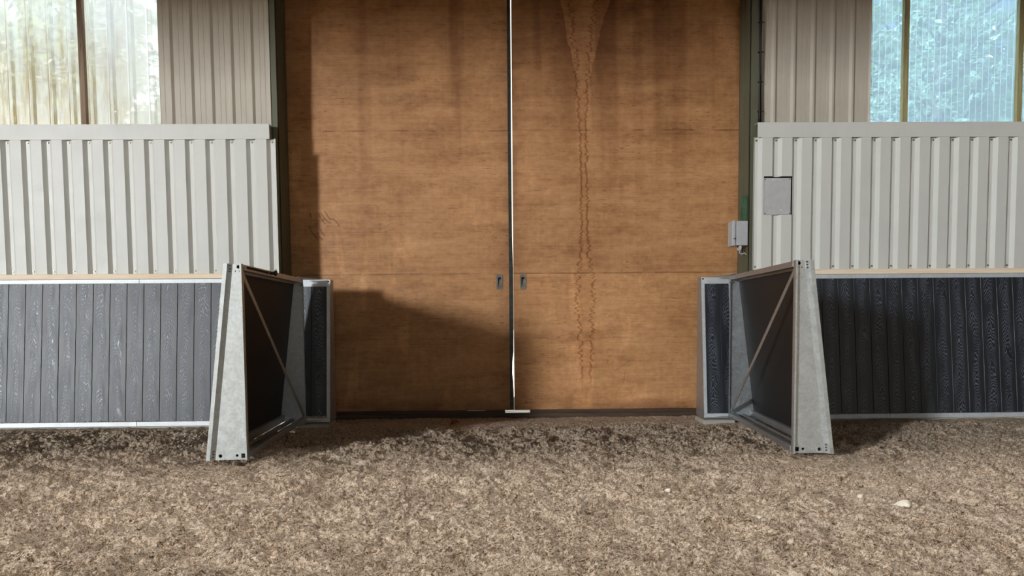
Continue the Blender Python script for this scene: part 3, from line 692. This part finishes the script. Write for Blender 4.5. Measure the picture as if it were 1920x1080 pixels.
def gate(s, far, near, label, latch):
    """open gate leaf: local x*s = towards its slanted board side, local -y = along the leaf away from the hinge"""
    far, near = Vector(far), Vector(near); d = near - far; L = d.length; rz = math.atan2(d.x, -d.y)
    root = empty('arena_gate', (far.x, far.y, 0.0), rz); tag(root, label, 'gate', 'open arena gates')
    WB, WT = 0.288, 0.122
    P = lambda u, v, z: (u * s, -v, z)
    w = lambda z: wdt(z, WB, WT)
    fm = lambda a, z, dd: P(w(z) - 0.012 - dd, a, z)
    o = boards(fm, 0.012, L - 0.05, 0.03, 0.1673, Z0 + 0.06, Z1 - 0.05, 0.02).build('board_panel', M['board'], root)
    # back skin of the boards (seen from the doorway)
    b = MB(); b.loft([P(w(Z0) - 0.034, 0.01, Z0 + .02), P(w(Z0) - 0.038, 0.01, Z0 + .02), P(w(Z0) - 0.038, L - .05, Z0 + .02), P(w(Z0) - 0.034, L - .05, Z0 + .02)],
                     [P(w(Z1) - 0.034, 0.01, Z1 - .02), P(w(Z1) - 0.038, 0.01, Z1 - .02), P(w(Z1) - 0.038, L - .05, Z1 - .02), P(w(Z1) - 0.034, L - .05, Z1 - .02)])
    b.build('board_backing', M['board_back'], root)
    # folded pan at the free end
    def pan(z):
        W_ = w(z); return [(W_, L - 0.05), (W_, L), (W_ - 0.026, L), (W_ - 0.055, L - 0.032), (0.015, L - 0.032), (0.011, L), (0.0, L), (0.0, L - 0.03)]
    b = MB(); b.strip([P(u, v, Z0) for u, v in pan(Z0)], [P(u, v, Z1) for u, v in pan(Z1)])
    pl = b.build('end_plate', M['galv_warm'], root, solid=0.003)
    bpy.context.view_layer.update()
    c = MB()
    hole = lambda u, z, r, n=14: c.cyl(P(u, L - 0.10, z), P(u, L + 0.05, z), r, n)
    for u, z, r in ((0.196, 0.078, 0.013), (0.077, 0.080, 0.010), (0.028, 1.436, 0.013), (0.05, 1.405, 0.0045), (0.022, 1.405, 0.0045)): hole(u, z, r)
    for z in (0.073, 0.093, 0.113): hole(w(z) - 0.043, z, 0.0065, 10)
    for z in (1.442, 1.422, 1.402): hole(w(z) - 0.043, z, 0.0065, 10)
    c.loft([P(0.018, L - .1, .062), P(0.048, L - .1, .062), P(0.048, L - .1, .094), P(0.018, L - .1, .094)], [P(0.018, L + .05, .062), P(0.048, L + .05, .062), P(0.048, L + .05, .094), P(0.018, L + .05, .094)])
    co = c.build('cutter', M['hole']); co.parent = root
    bpy.context.view_layer.update(); bake(pl, co)
    b = MB(); b.loft([P(0.004, L - .070, Z0 + .004), P(w(Z0) - .05, L - .070, Z0 + .004), P(w(Z0) - .05, L - .066, Z0 + .004), P(.004, L - .066, Z0 + .004)],
                     [P(0.004, L - .070, Z1 - .004), P(w(Z1) - .05, L - .070, Z1 - .004), P(w(Z1) - .05, L - .066, Z1 - .004), P(.004, L - .066, Z1 - .004)])
    b.build('end_stiffener', M['board_back'], root)
    # hinge-end plate
    b = MB(); b.loft([P(0, 0, Z0), P(w(Z0), 0, Z0), P(w(Z0), .004, Z0), P(0, .004, Z0)], [P(0, 0, Z1), P(w(Z1), 0, Z1), P(w(Z1), .004, Z1), P(0, .004, Z1)])
    b.build('hinge_end_plate', M['galv'], root)
    b = MB(); b.loft(*[[P(0.0, 0.0, z), P(0.004, 0.0, z), P(0.004, 0.036, z), P(0.0, 0.036, z)] for z in (Z0, Z1)])
    b.build('hinge_stile', M['galv'], root)
    b = MB(); b.loft(*[[P(0.001, L - 0.031, z), P(0.005, L - 0.031, z), P(0.005, L - 0.062, z), P(0.001, L - 0.062, z)] for z in (Z0, Z1)])
    b.build('lock_stile', M['galv'], root)
    def rail(nm, u0, u1, z0, z1, v0=0.005, v1=None, du=0.0):
        v1 = L - 0.034 if v1 is None else v1
        b = MB(); q = lambda v: [P(u0, v, z0), P(u1, v, z0), P(u1 + du, v, z1), P(u0 + du, v, z1)]
        b.loft(q(v0), q(v1)); return b.build(nm, M['galv'], root, bevel=0.003)
    tr = rail('top_rail', 0.006, 0.042, 1.412, 1.456, v1=L - 0.10)
    rail('bottom_rail', 0.006, 0.046, 0.054, 0.094, v1=L - 0.10)
    rail('board_rail', w(1.42) - 0.052, w(1.42) - 0.004, 1.398, 1.456)
    rail('board_rail', w(.1) - 0.068, w(.1) - 0.006, 0.054, 0.120, du=-0.006)
    rail('bottom_tie', 0.118, 0.150, 0.054, 0.084)
    b = MB(); b.bar(P(0.012, L - 0.05, 1.40), P(0.012, 0.05, 0.11), 0.042, 0.006, (1, 0, 0)); b.build('diagonal_brace', M['galv'], root, bevel=0.001)
    # hinge plates tie the leaf to the fixed piece
    for z in (1.4585, 0.046):
        b = MB(); e = 0.11 if z > 1 else 0.06; A = [P(0.06, 0.06, z), P(0.0, 0.20, z), P(-0.012, 0.03, z), P(-0.13, -e, z), P(0.06, -e, z)]
        b.loft(A, [(x, y, zz + 0.006) for x, y, zz in A]); b.build('hinge_plate', M['galv'], root)
    b = MB(); b.cyl(P(0.03, -0.02, 1.40), P(0.03, -0.02, 1.470), 0.012); b.build('hinge_pin', M['screw'], root)
    b = MB(); b.cyl(P(0.022, 0.03, 1.392), P(-0.006, 0.03, 1.392), 0.010, 12); b.build('bolt', M['screw'], root)
    if latch:
        b = MB(); b.bar(P(0.004, L - 0.16, 1.438), P(0.004, L - 0.74, 1.436), 0.016, 0.004, (1, 0, 0)); sl = b.build('latch_slot', M['hole'], root)
        b = MB(); b.cyl(P(0.004, L - 0.80, 1.436), P(-0.03, L - 0.80, 1.436), 0.012, 14); b.cyl(P(-0.03, L - 0.80, 1.436), P(-0.052, L - 0.80, 1.436), 0.020, 18)
        b.build('latch_knob', M['black'], root, bevel=0.003)
    return root
M['board_back'] = M['board_black']
gate(-1, (-1.885, -0.36, 0), (-1.805, -2.37, 0), 'open galvanised gate with black boards and latch knob, left of the doors', True)
gate(1, (2.308, -0.36, 0), (2.160, -2.37, 0), 'open galvanised gate with black boards, right of the doors', False)

# ------------------------------------------------------------------ fittings on the right
def control_box():
    root = empty('control_box', (2.91, 0.03, 2.285)); tag(root, 'flat grey control box set in the cut-out of the right white lining', 'control box')
    b = MB(); b.box(-0.143, 0.141, -0.022, 0.022, -0.190, 0.188); b.build('housing', M['grey_cover'], root, bevel=0.004)
    b = MB(); b.box(-0.140, 0.138, -0.026, -0.0225, -0.187, 0.185); cv = b.build('cover', M['grey_cover'], root, bevel=0.0015)
    for x in (-0.128, 0.126):
        for z in (-0.175, 0.173):
            b = MB(); b.cyl((x, -0.0255, z), (x, -0.028, z), 0.006, 10); b.build('screw', M['black'], cv)
    b = MB()
    x = -0.06
    for wd in (0.016, 0.010, 0.014, 0.008, 0.018, 0.012): b.box(x, x + wd, -0.0268, -0.0258, 0.163, 0.176); x += wd + 0.003
    b.build('marking', M['print'], cv)
    b = MB(); b.box(-0.09, -0.065, -0.0268, -0.0258, -0.145, -0.134); b.box(-0.058, 0.018, -0.0268, -0.0258, -0.142, -0.138); b.box(0.022, 0.044, -0.0268, -0.0258, -0.147, -0.132)
    b.build('marking', M['print'], cv)
    return root
control_box()
b = MB(); b.box(2.745, 3.085, 0.052, 0.054, 2.07, 2.51)
tag(b.build('wall_recess', M['hole']), 'dark recess behind the grey control box', 'recess', kind='structure')

def junction_box():
    # on the column's face towards the doors
    root = empty('junction_box', (2.60, 0.16, 1.92)); tag(root, 'light grey junction box fixed to the right column beside the doors', 'junction box')
    b = MB(); b.box(-0.085, 0.036, -0.075, 0.075, -0.128, 0.128); b.build('housing', M['grey_box'], root, bevel=0.008, seg=3)
    b = MB(); b.box(-0.128, -0.087, -0.07, 0.09, -0.134, 0.134); lid = b.build('lid', M['grey_box'], root, bevel=0.014, seg=3)
    b = MB(); b.tube([(-0.118, -0.074, -0.06), (-0.100, -0.074, -0.055), (-0.095, -0.074, -0.045), (-0.096, -0.074, -0.07)], 0.004, 6); b.build('mark', M['black'], lid)
    for y in (-0.035, 0.03):
        b = MB(); b.cyl((-0.03, y, -0.128), (-0.03, y, -0.158), 0.016, 12); b.cyl((-0.03, y, -0.158), (-0.03, y, -0.172), 0.012, 12); b.build('cable_gland', M['grey_box'], root)
    b = MB(); b.tube([(-0.03, -0.035, -0.17), (-0.045, -0.04, -0.20), (-0.02, -0.045, -0.215), (0.01, -0.045, -0.205), (0.03, -0.04, -0.22)], 0.006, 8); b.build('cable', M['grey_cover'], root)
    return root
junction_box()
b = MB(); b.box(2.588, 2.638, 0.13, 0.19, 2.052, 2.31)
tag(b.build('mounting_bracket', M['green'], bevel=0.002), 'short green painted steel bracket above the grey junction box', 'bracket')

def cables():
    root = empty('cable_bundle', (2.735, 0.085, 3.04)); tag(root, 'black cable bundle running up the edge of the right column', 'cable')
    for k, (dx, dy) in enumerate(((0, 0), (0.016, 0.004), (0.006, -0.012))):
        pts = [(dx + 0.006 * math.sin(z * 3.1 + k * 2), dy, z) for z in np.arange(-0.01, 3.1, 0.1)]
        b = MB(); b.tube(pts, 0.0085, 8); b.build('cable', M['black'], root, smooth=True)
    for z in (0.12, 0.42, 0.72, 1.02, 1.32):
        b = MB(); b.cyl((0.006, 0.0, z), (0.006, 0.0, z + 0.007), 0.024, 12); b.cyl((0.028, -0.004, z + .003), (0.048, -0.006, z + 0.003), 0.004, 6); b.build('cable_tie', M['black'], root)
cables()

# ------------------------------------------------------------------ small things lying on the sand
def top(x, y, r):
    gx, gy = np.meshgrid(np.linspace(x - r, x + r, 9), np.linspace(y - r, y + r, 9)); return float(np.percentile(sand_h(gx, gy), 85))
def stone(px, x, y, r, label, mat='stone', name='stone'):
    b = MB(); bmesh.ops.create_icosphere(b.bm, subdivisions=3, radius=1.0)
    rs = np.random.default_rng(px)
    k = rs.uniform(2, 4, 3); ph = rs.uniform(0, 6, 3)
    for v in b.bm.verts:
        q = 1 + 0.18 * math.sin(k[0]*v.co.x + ph[0]) + 0.15 * math.sin(k[1]*v.co.y*1.7 + ph[1]) + 0.1 * math.sin(k[2]*v.co.z*2.3 + ph[2])
        v.co = Vector((v.co.x * r * 1.3 * q, v.co.y * r * q, v.co.z * r * 0.75 * q))
    o = b.build(name, M[mat], smooth=True); o.location = (x, y, top(x, y, r) + r * 0.4)
    tag(o, label, 'stone', 'pale stones on the sand'); return o
stone(1, 2.20, -3.765, 0.030, 'largest white stone, lying on the sand at the right')
stone(2, 2.074, -3.538, 0.014, 'small pale stone just beyond the largest white stone on the sand')
stone(3, 1.379, -3.878, 0.015, 'small pale stone on the sand, left of the largest white stone')
stone(4, 1.007, -3.374, 0.015, 'pale flat stone on the open sand in front of the right door leaf')
def leaf_on_floor():
    b = MB(); L_ = 0.10; n = 8
    for i in range(n):
        t0, t1 = i / n, (i + 1) / n
        w = lambda t: 0.036 * math.sin(math.pi * min(t, 1) ** 0.8) + 0.001
        z = lambda t: 0.03 * math.sin(t * 2.6)
        b.poly([(-L_/2 + L_*t0, -w(t0), z(t0) + .012), (-L_/2 + L_*t1, -w(t1), z(t1) + .012), (-L_/2 + L_*t1, 0, z(t1)), (-L_/2 + L_*t0, 0, z(t0))])
        b.poly([(-L_/2 + L_*t0, w(t0), z(t0) + .012), (-L_/2 + L_*t1, w(t1), z(t1) + .012), (-L_/2 + L_*t1, 0, z(t1)), (-L_/2 + L_*t0, 0, z(t0))])
    bmesh.ops.remove_doubles(b.bm, verts=b.bm.verts, dist=1e-5)
    o = b.build('fallen_leaf', M['dry_leaf'], solid=0.0012); o.location = (-0.425, -0.37, top(-0.425, -0.37, 0.04) + 0.006); o.rotation_euler = (0.35, 0, 0.5)
    tag(o, 'dry orange leaf lying on the sand in front of the left door leaf', 'leaf')
leaf_on_floor()

def spill():
    """sand heaped on the bottom ledges"""
    b = MB()
    rs = np.random.default_rng(5)
    def lump(x, y, z, r):
        n0 = len(b.bm.verts); bmesh.ops.create_icosphere(b.bm, subdivisions=1, radius=r, matrix=Matrix.Translation((x, y, z)) @ Matrix.Diagonal((1.3, 0.8, 0.7, 1)))
        b.bm.verts.ensure_lookup_table()
        for v in b.bm.verts[n0:]: v.co += Vector(rs.normal(0, r * 0.16, 3))
    for x in np.arange(-6.2, -2.05, 0.016):
        lump(x + rs.uniform(-.01, .01), -0.281, 0.058 + rs.uniform(-.004, .004), rs.uniform(0.004, 0.010))
    for x in np.arange(-1.95, -1.71, 0.011):
        for q in range(2): lump(x, -0.286 + rs.uniform(-.004, .004), 0.078 + q * 0.012 * rs.uniform(0, 1), rs.uniform(0.008, 0.014))
    tag(b.build('ledge_sand', M['sand'], smooth=True), 'crumbs of sand lying on the bottom ledge of the left kickboards', 'sand', kind='stuff')
spill()

def clods():
    """loose fibre clods and chips strewn over the footing"""
    rs = np.random.default_rng(21); n = 18000
    u = rs.uniform(0, 1, n); y = -4.95 + 4.75 * u ** 1.7 - 0.12
    half = (y + 7.73) * 0.74
    x = rs.uniform(-1, 1, n) * half + 0.02 * (y + 7.73)
    keep = ~(((np.abs(x + 1.95) < 0.22) | (np.abs(x - 2.27) < 0.24)) & (y > -2.5)) & ~((y > -0.5) & (np.abs(x) > 1.5))
    x, y = x[keep], y[keep]; n = len(x)
    z = sand_h(x, y)
    r = rs.gamma(2.0, 0.0015, n) + 0.0016
    bm = bmesh.new(); bmesh.ops.create_icosphere(bm, subdivisions=1, radius=1.0)
    V = np.array([v.co for v in bm.verts]); F = np.array([[v.index for v in f.verts] for f in bm.faces]); bm.free()
    sc = r[:, None] * np.exp(rs.normal(0, 0.5, (n, 3))); sc[:, 2] *= 0.7
    pts = V[None] * (1 + rs.normal(0, 0.24, (n, len(V), 1))) * sc[:, None]
    a = rs.uniform(0, 6.283, n); ca, sa = np.cos(a)[:, None], np.sin(a)[:, None]
    px = pts[..., 0] * ca - pts[..., 1] * sa; py = pts[..., 0] * sa + pts[..., 1] * ca
    P = np.stack([px + x[:, None], py + y[:, None], pts[..., 2] + z[:, None] + (r * 0.15)[:, None]], -1).reshape(-1, 3)
    I = (F[None] + (np.arange(n) * len(V))[:, None, None]).reshape(-1, 3)
    # curly fibres: short bent strands, square in section
    m = 34000; u = rs.uniform(0, 1, m); fy = -4.95 + 4.75 * u ** 1.6 - 0.12
    fx = rs.uniform(-1, 1, m) * (fy + 7.73) * 0.74 + 0.02 * (fy + 7.73)
    keep = ~(((np.abs(fx + 1.95) < 0.22) | (np.abs(fx - 2.27) < 0.24)) & (fy > -2.5)) & ~((fy > -0.5) & (np.abs(fx) > 1.5)); fx, fy = fx[keep], fy[keep]; m = len(fx)
    fz = sand_h(fx, fy); ln = rs.gamma(3.0, 0.007, m) + 0.006; rad = rs.uniform(0.0012, 0.0028, m); cur = rs.normal(0, 2.2, m); az = rs.uniform(0, 6.283, m); pit = rs.normal(0.15, 0.45, m)
    t = np.linspace(-0.5, 0.5, 6); th = az[:, None] + cur[:, None] * t[None]
    cx = np.cumsum(np.cos(th), 1) * (ln / 5)[:, None]; cy = np.cumsum(np.sin(th), 1) * (ln / 5)[:, None]
    cx += fx[:, None]; cy += fy[:, None]; cz = fz[:, None] + rad[:, None] + (t[None] * pit[:, None] + 0.35 * (0.25 - t[None]**2)) * ln[:, None]
    pr = rad[:, None] * np.array([0.5, 0.9, 1, 1, 0.9, 0.5])[None]
    nx_, ny_ = -np.sin(th), np.cos(th)
    ring = np.stack([np.stack([cx + nx_*pr, cy + ny_*pr, cz], -1), np.stack([cx, cy, cz + pr], -1), np.stack([cx - nx_*pr, cy - ny_*pr, cz], -1), np.stack([cx, cy, cz - pr], -1)], 2)
    FP = ring.reshape(-1, 3)
    q = []
    for i_ in range(5):
        for k_ in range(4):
            a_, b_, c_, d_ = i_*4 + k_, i_*4 + (k_+1) % 4, (i_+1)*4 + (k_+1) % 4, (i_+1)*4 + k_
            q += [(a_, b_, c_), (a_, c_, d_)]
    FI = (np.array(q)[None] + (np.arange(m) * 24)[:, None, None]).reshape(-1, 3) + len(P)
    P = np.concatenate([P, FP]); I = np.concatenate([I, FI])
    me = bpy.data.meshes.new('sand_clods'); me.vertices.add(len(P)); me.vertices.foreach_set('co', P.astype(np.float32).ravel())
    me.loops.add(I.size); me.loops.foreach_set('vertex_index', I.astype(np.int32).ravel())
    me.polygons.add(len(I)); me.polygons.foreach_set('loop_start', np.arange(0, I.size, 3, dtype=np.int32))
    me.polygons.foreach_set('use_smooth', np.ones(len(I), dtype=bool)); me.update(calc_edges=True)
    me.materials.append(M['sand']); o = bpy.data.objects.new('sand_clods', me); C.objects.link(o)
    tag(o, 'loose crumbs and clods strewn over the sandy arena floor', 'sand', kind='stuff')
clods()

# ------------------------------------------------------------------ outside: yard and trees seen through the sheets
b = MB(); b.box(-30, 30, 0.56, 60, -0.3, -0.06)
tag(b.build('ground', M['yard']), 'pale paved yard outside the doors', 'ground', kind='structure')

def tree(x, y, h, crown_z, rx, rz, n, size, mat, label, seed):
    rs = np.random.default_rng(seed)
    root = empty('leafy_tree', (x, y, -0.06)); tag(root, label, 'tree', 'trees outside the windows')
    b = MB(); b.tube([(0, 0, 0), (0.06, 0.03, h * 0.3), (-0.04, 0.0, h * 0.55), (0.05, 0.05, h * 0.8), (0, 0, h * 0.95)], 0.10, 10)
    tips = []
    for k in range(26):
        a = rs.uniform(0, 6.28); zz = crown_z + rs.uniform(-0.8, 0.7) * rz; q = rx * rs.uniform(0.45, 0.95)
        p0 = (0, 0, max(0.3, zz - 0.7)); p2 = (q * math.cos(a), q * math.sin(a), zz + 0.2)
        p1 = (p2[0] * 0.5, p2[1] * 0.5, zz - 0.1); b.tube([p0, p1, p2], 0.018, 6); tips.append(p2)
        tips.append(p1)
    b.build('trunk', M['bark'], root)
    tips = np.array(tips)
    # leaves cluster round the twig tips, each a folded blade
    m = n // 7; n = m * 7                                            # whorls of seven leaves
    t = np.repeat(tips[rs.integers(0, len(tips), m)] + rs.normal(0, 1, (m, 3)) * np.array([rx, rx, rz]) * 0.24, 7, 0) + rs.normal(0, 0.02, (n, 3))
    d = rs.normal(0, 1, (n, 3)); d[:, 2] = d[:, 2] * 0.5 - 0.2; d /= np.linalg.norm(d, axis=1)[:, None]
    up = rs.normal(0, 0.45, (n, 3)); up[:, 2] += 1; sd = np.cross(d, up); sd /= np.linalg.norm(sd, axis=1)[:, None]; nr = np.cross(sd, d)
    L = size * rs.uniform(0.6, 1.3, n)[:, None]
    pts = np.stack([t, t + d*L*0.45 + sd*L*0.24 + nr*L*0.06, t + d*L + nr*L*-0.05, t + d*L*0.45 - sd*L*0.24 + nr*L*0.06, t + d*L*0.5], 1).reshape(-1, 3)
    I = np.array([[0, 1, 4], [1, 2, 4], [2, 3, 4], [3, 0, 4]])[None] + (np.arange(n) * 5)[:, None, None]; I = I.reshape(-1, 3)
    me = bpy.data.meshes.new('foliage'); me.vertices.add(len(pts)); me.vertices.foreach_set('co', pts.astype(np.float32).ravel())
    me.loops.add(I.size); me.loops.foreach_set('vertex_index', I.astype(np.int32).ravel())
    me.polygons.add(len(I)); me.polygons.foreach_set('loop_start', np.arange(0, I.size, 3, dtype=np.int32)); me.update(calc_edges=True)
    me.materials.append(mat); o = bpy.data.objects.new('foliage', me); C.objects.link(o); o.parent = root
tree(7.2, 4.4, 7.4, 5.1, 1.7, 1.5, 7000, 0.12, M['leaf_c'], 'tree outside with sunlight put into its pale leaf colour, close behind the clear right window', 1)
tree(10.4, 11.4, 10.0, 7.0, 2.6, 2.4, 8000, 0.34, M['leaf_a'], 'dense dark green tree outside, further off behind the right window', 3)
tree(-5.7, 3.6, 7.0, 5.3, 0.8, 1.3, 2800, 0.11, M['leaf_c'], 'leafy tree outside with sunlight put into its pale leaf colour, behind the left window beside the grey cladding', 4)
tree(-9.8, 10.6, 9.0, 6.8, 2.3, 2.2, 6000, 0.32, M['leaf_b'], 'dense green tree outside, further off behind the left window', 5)
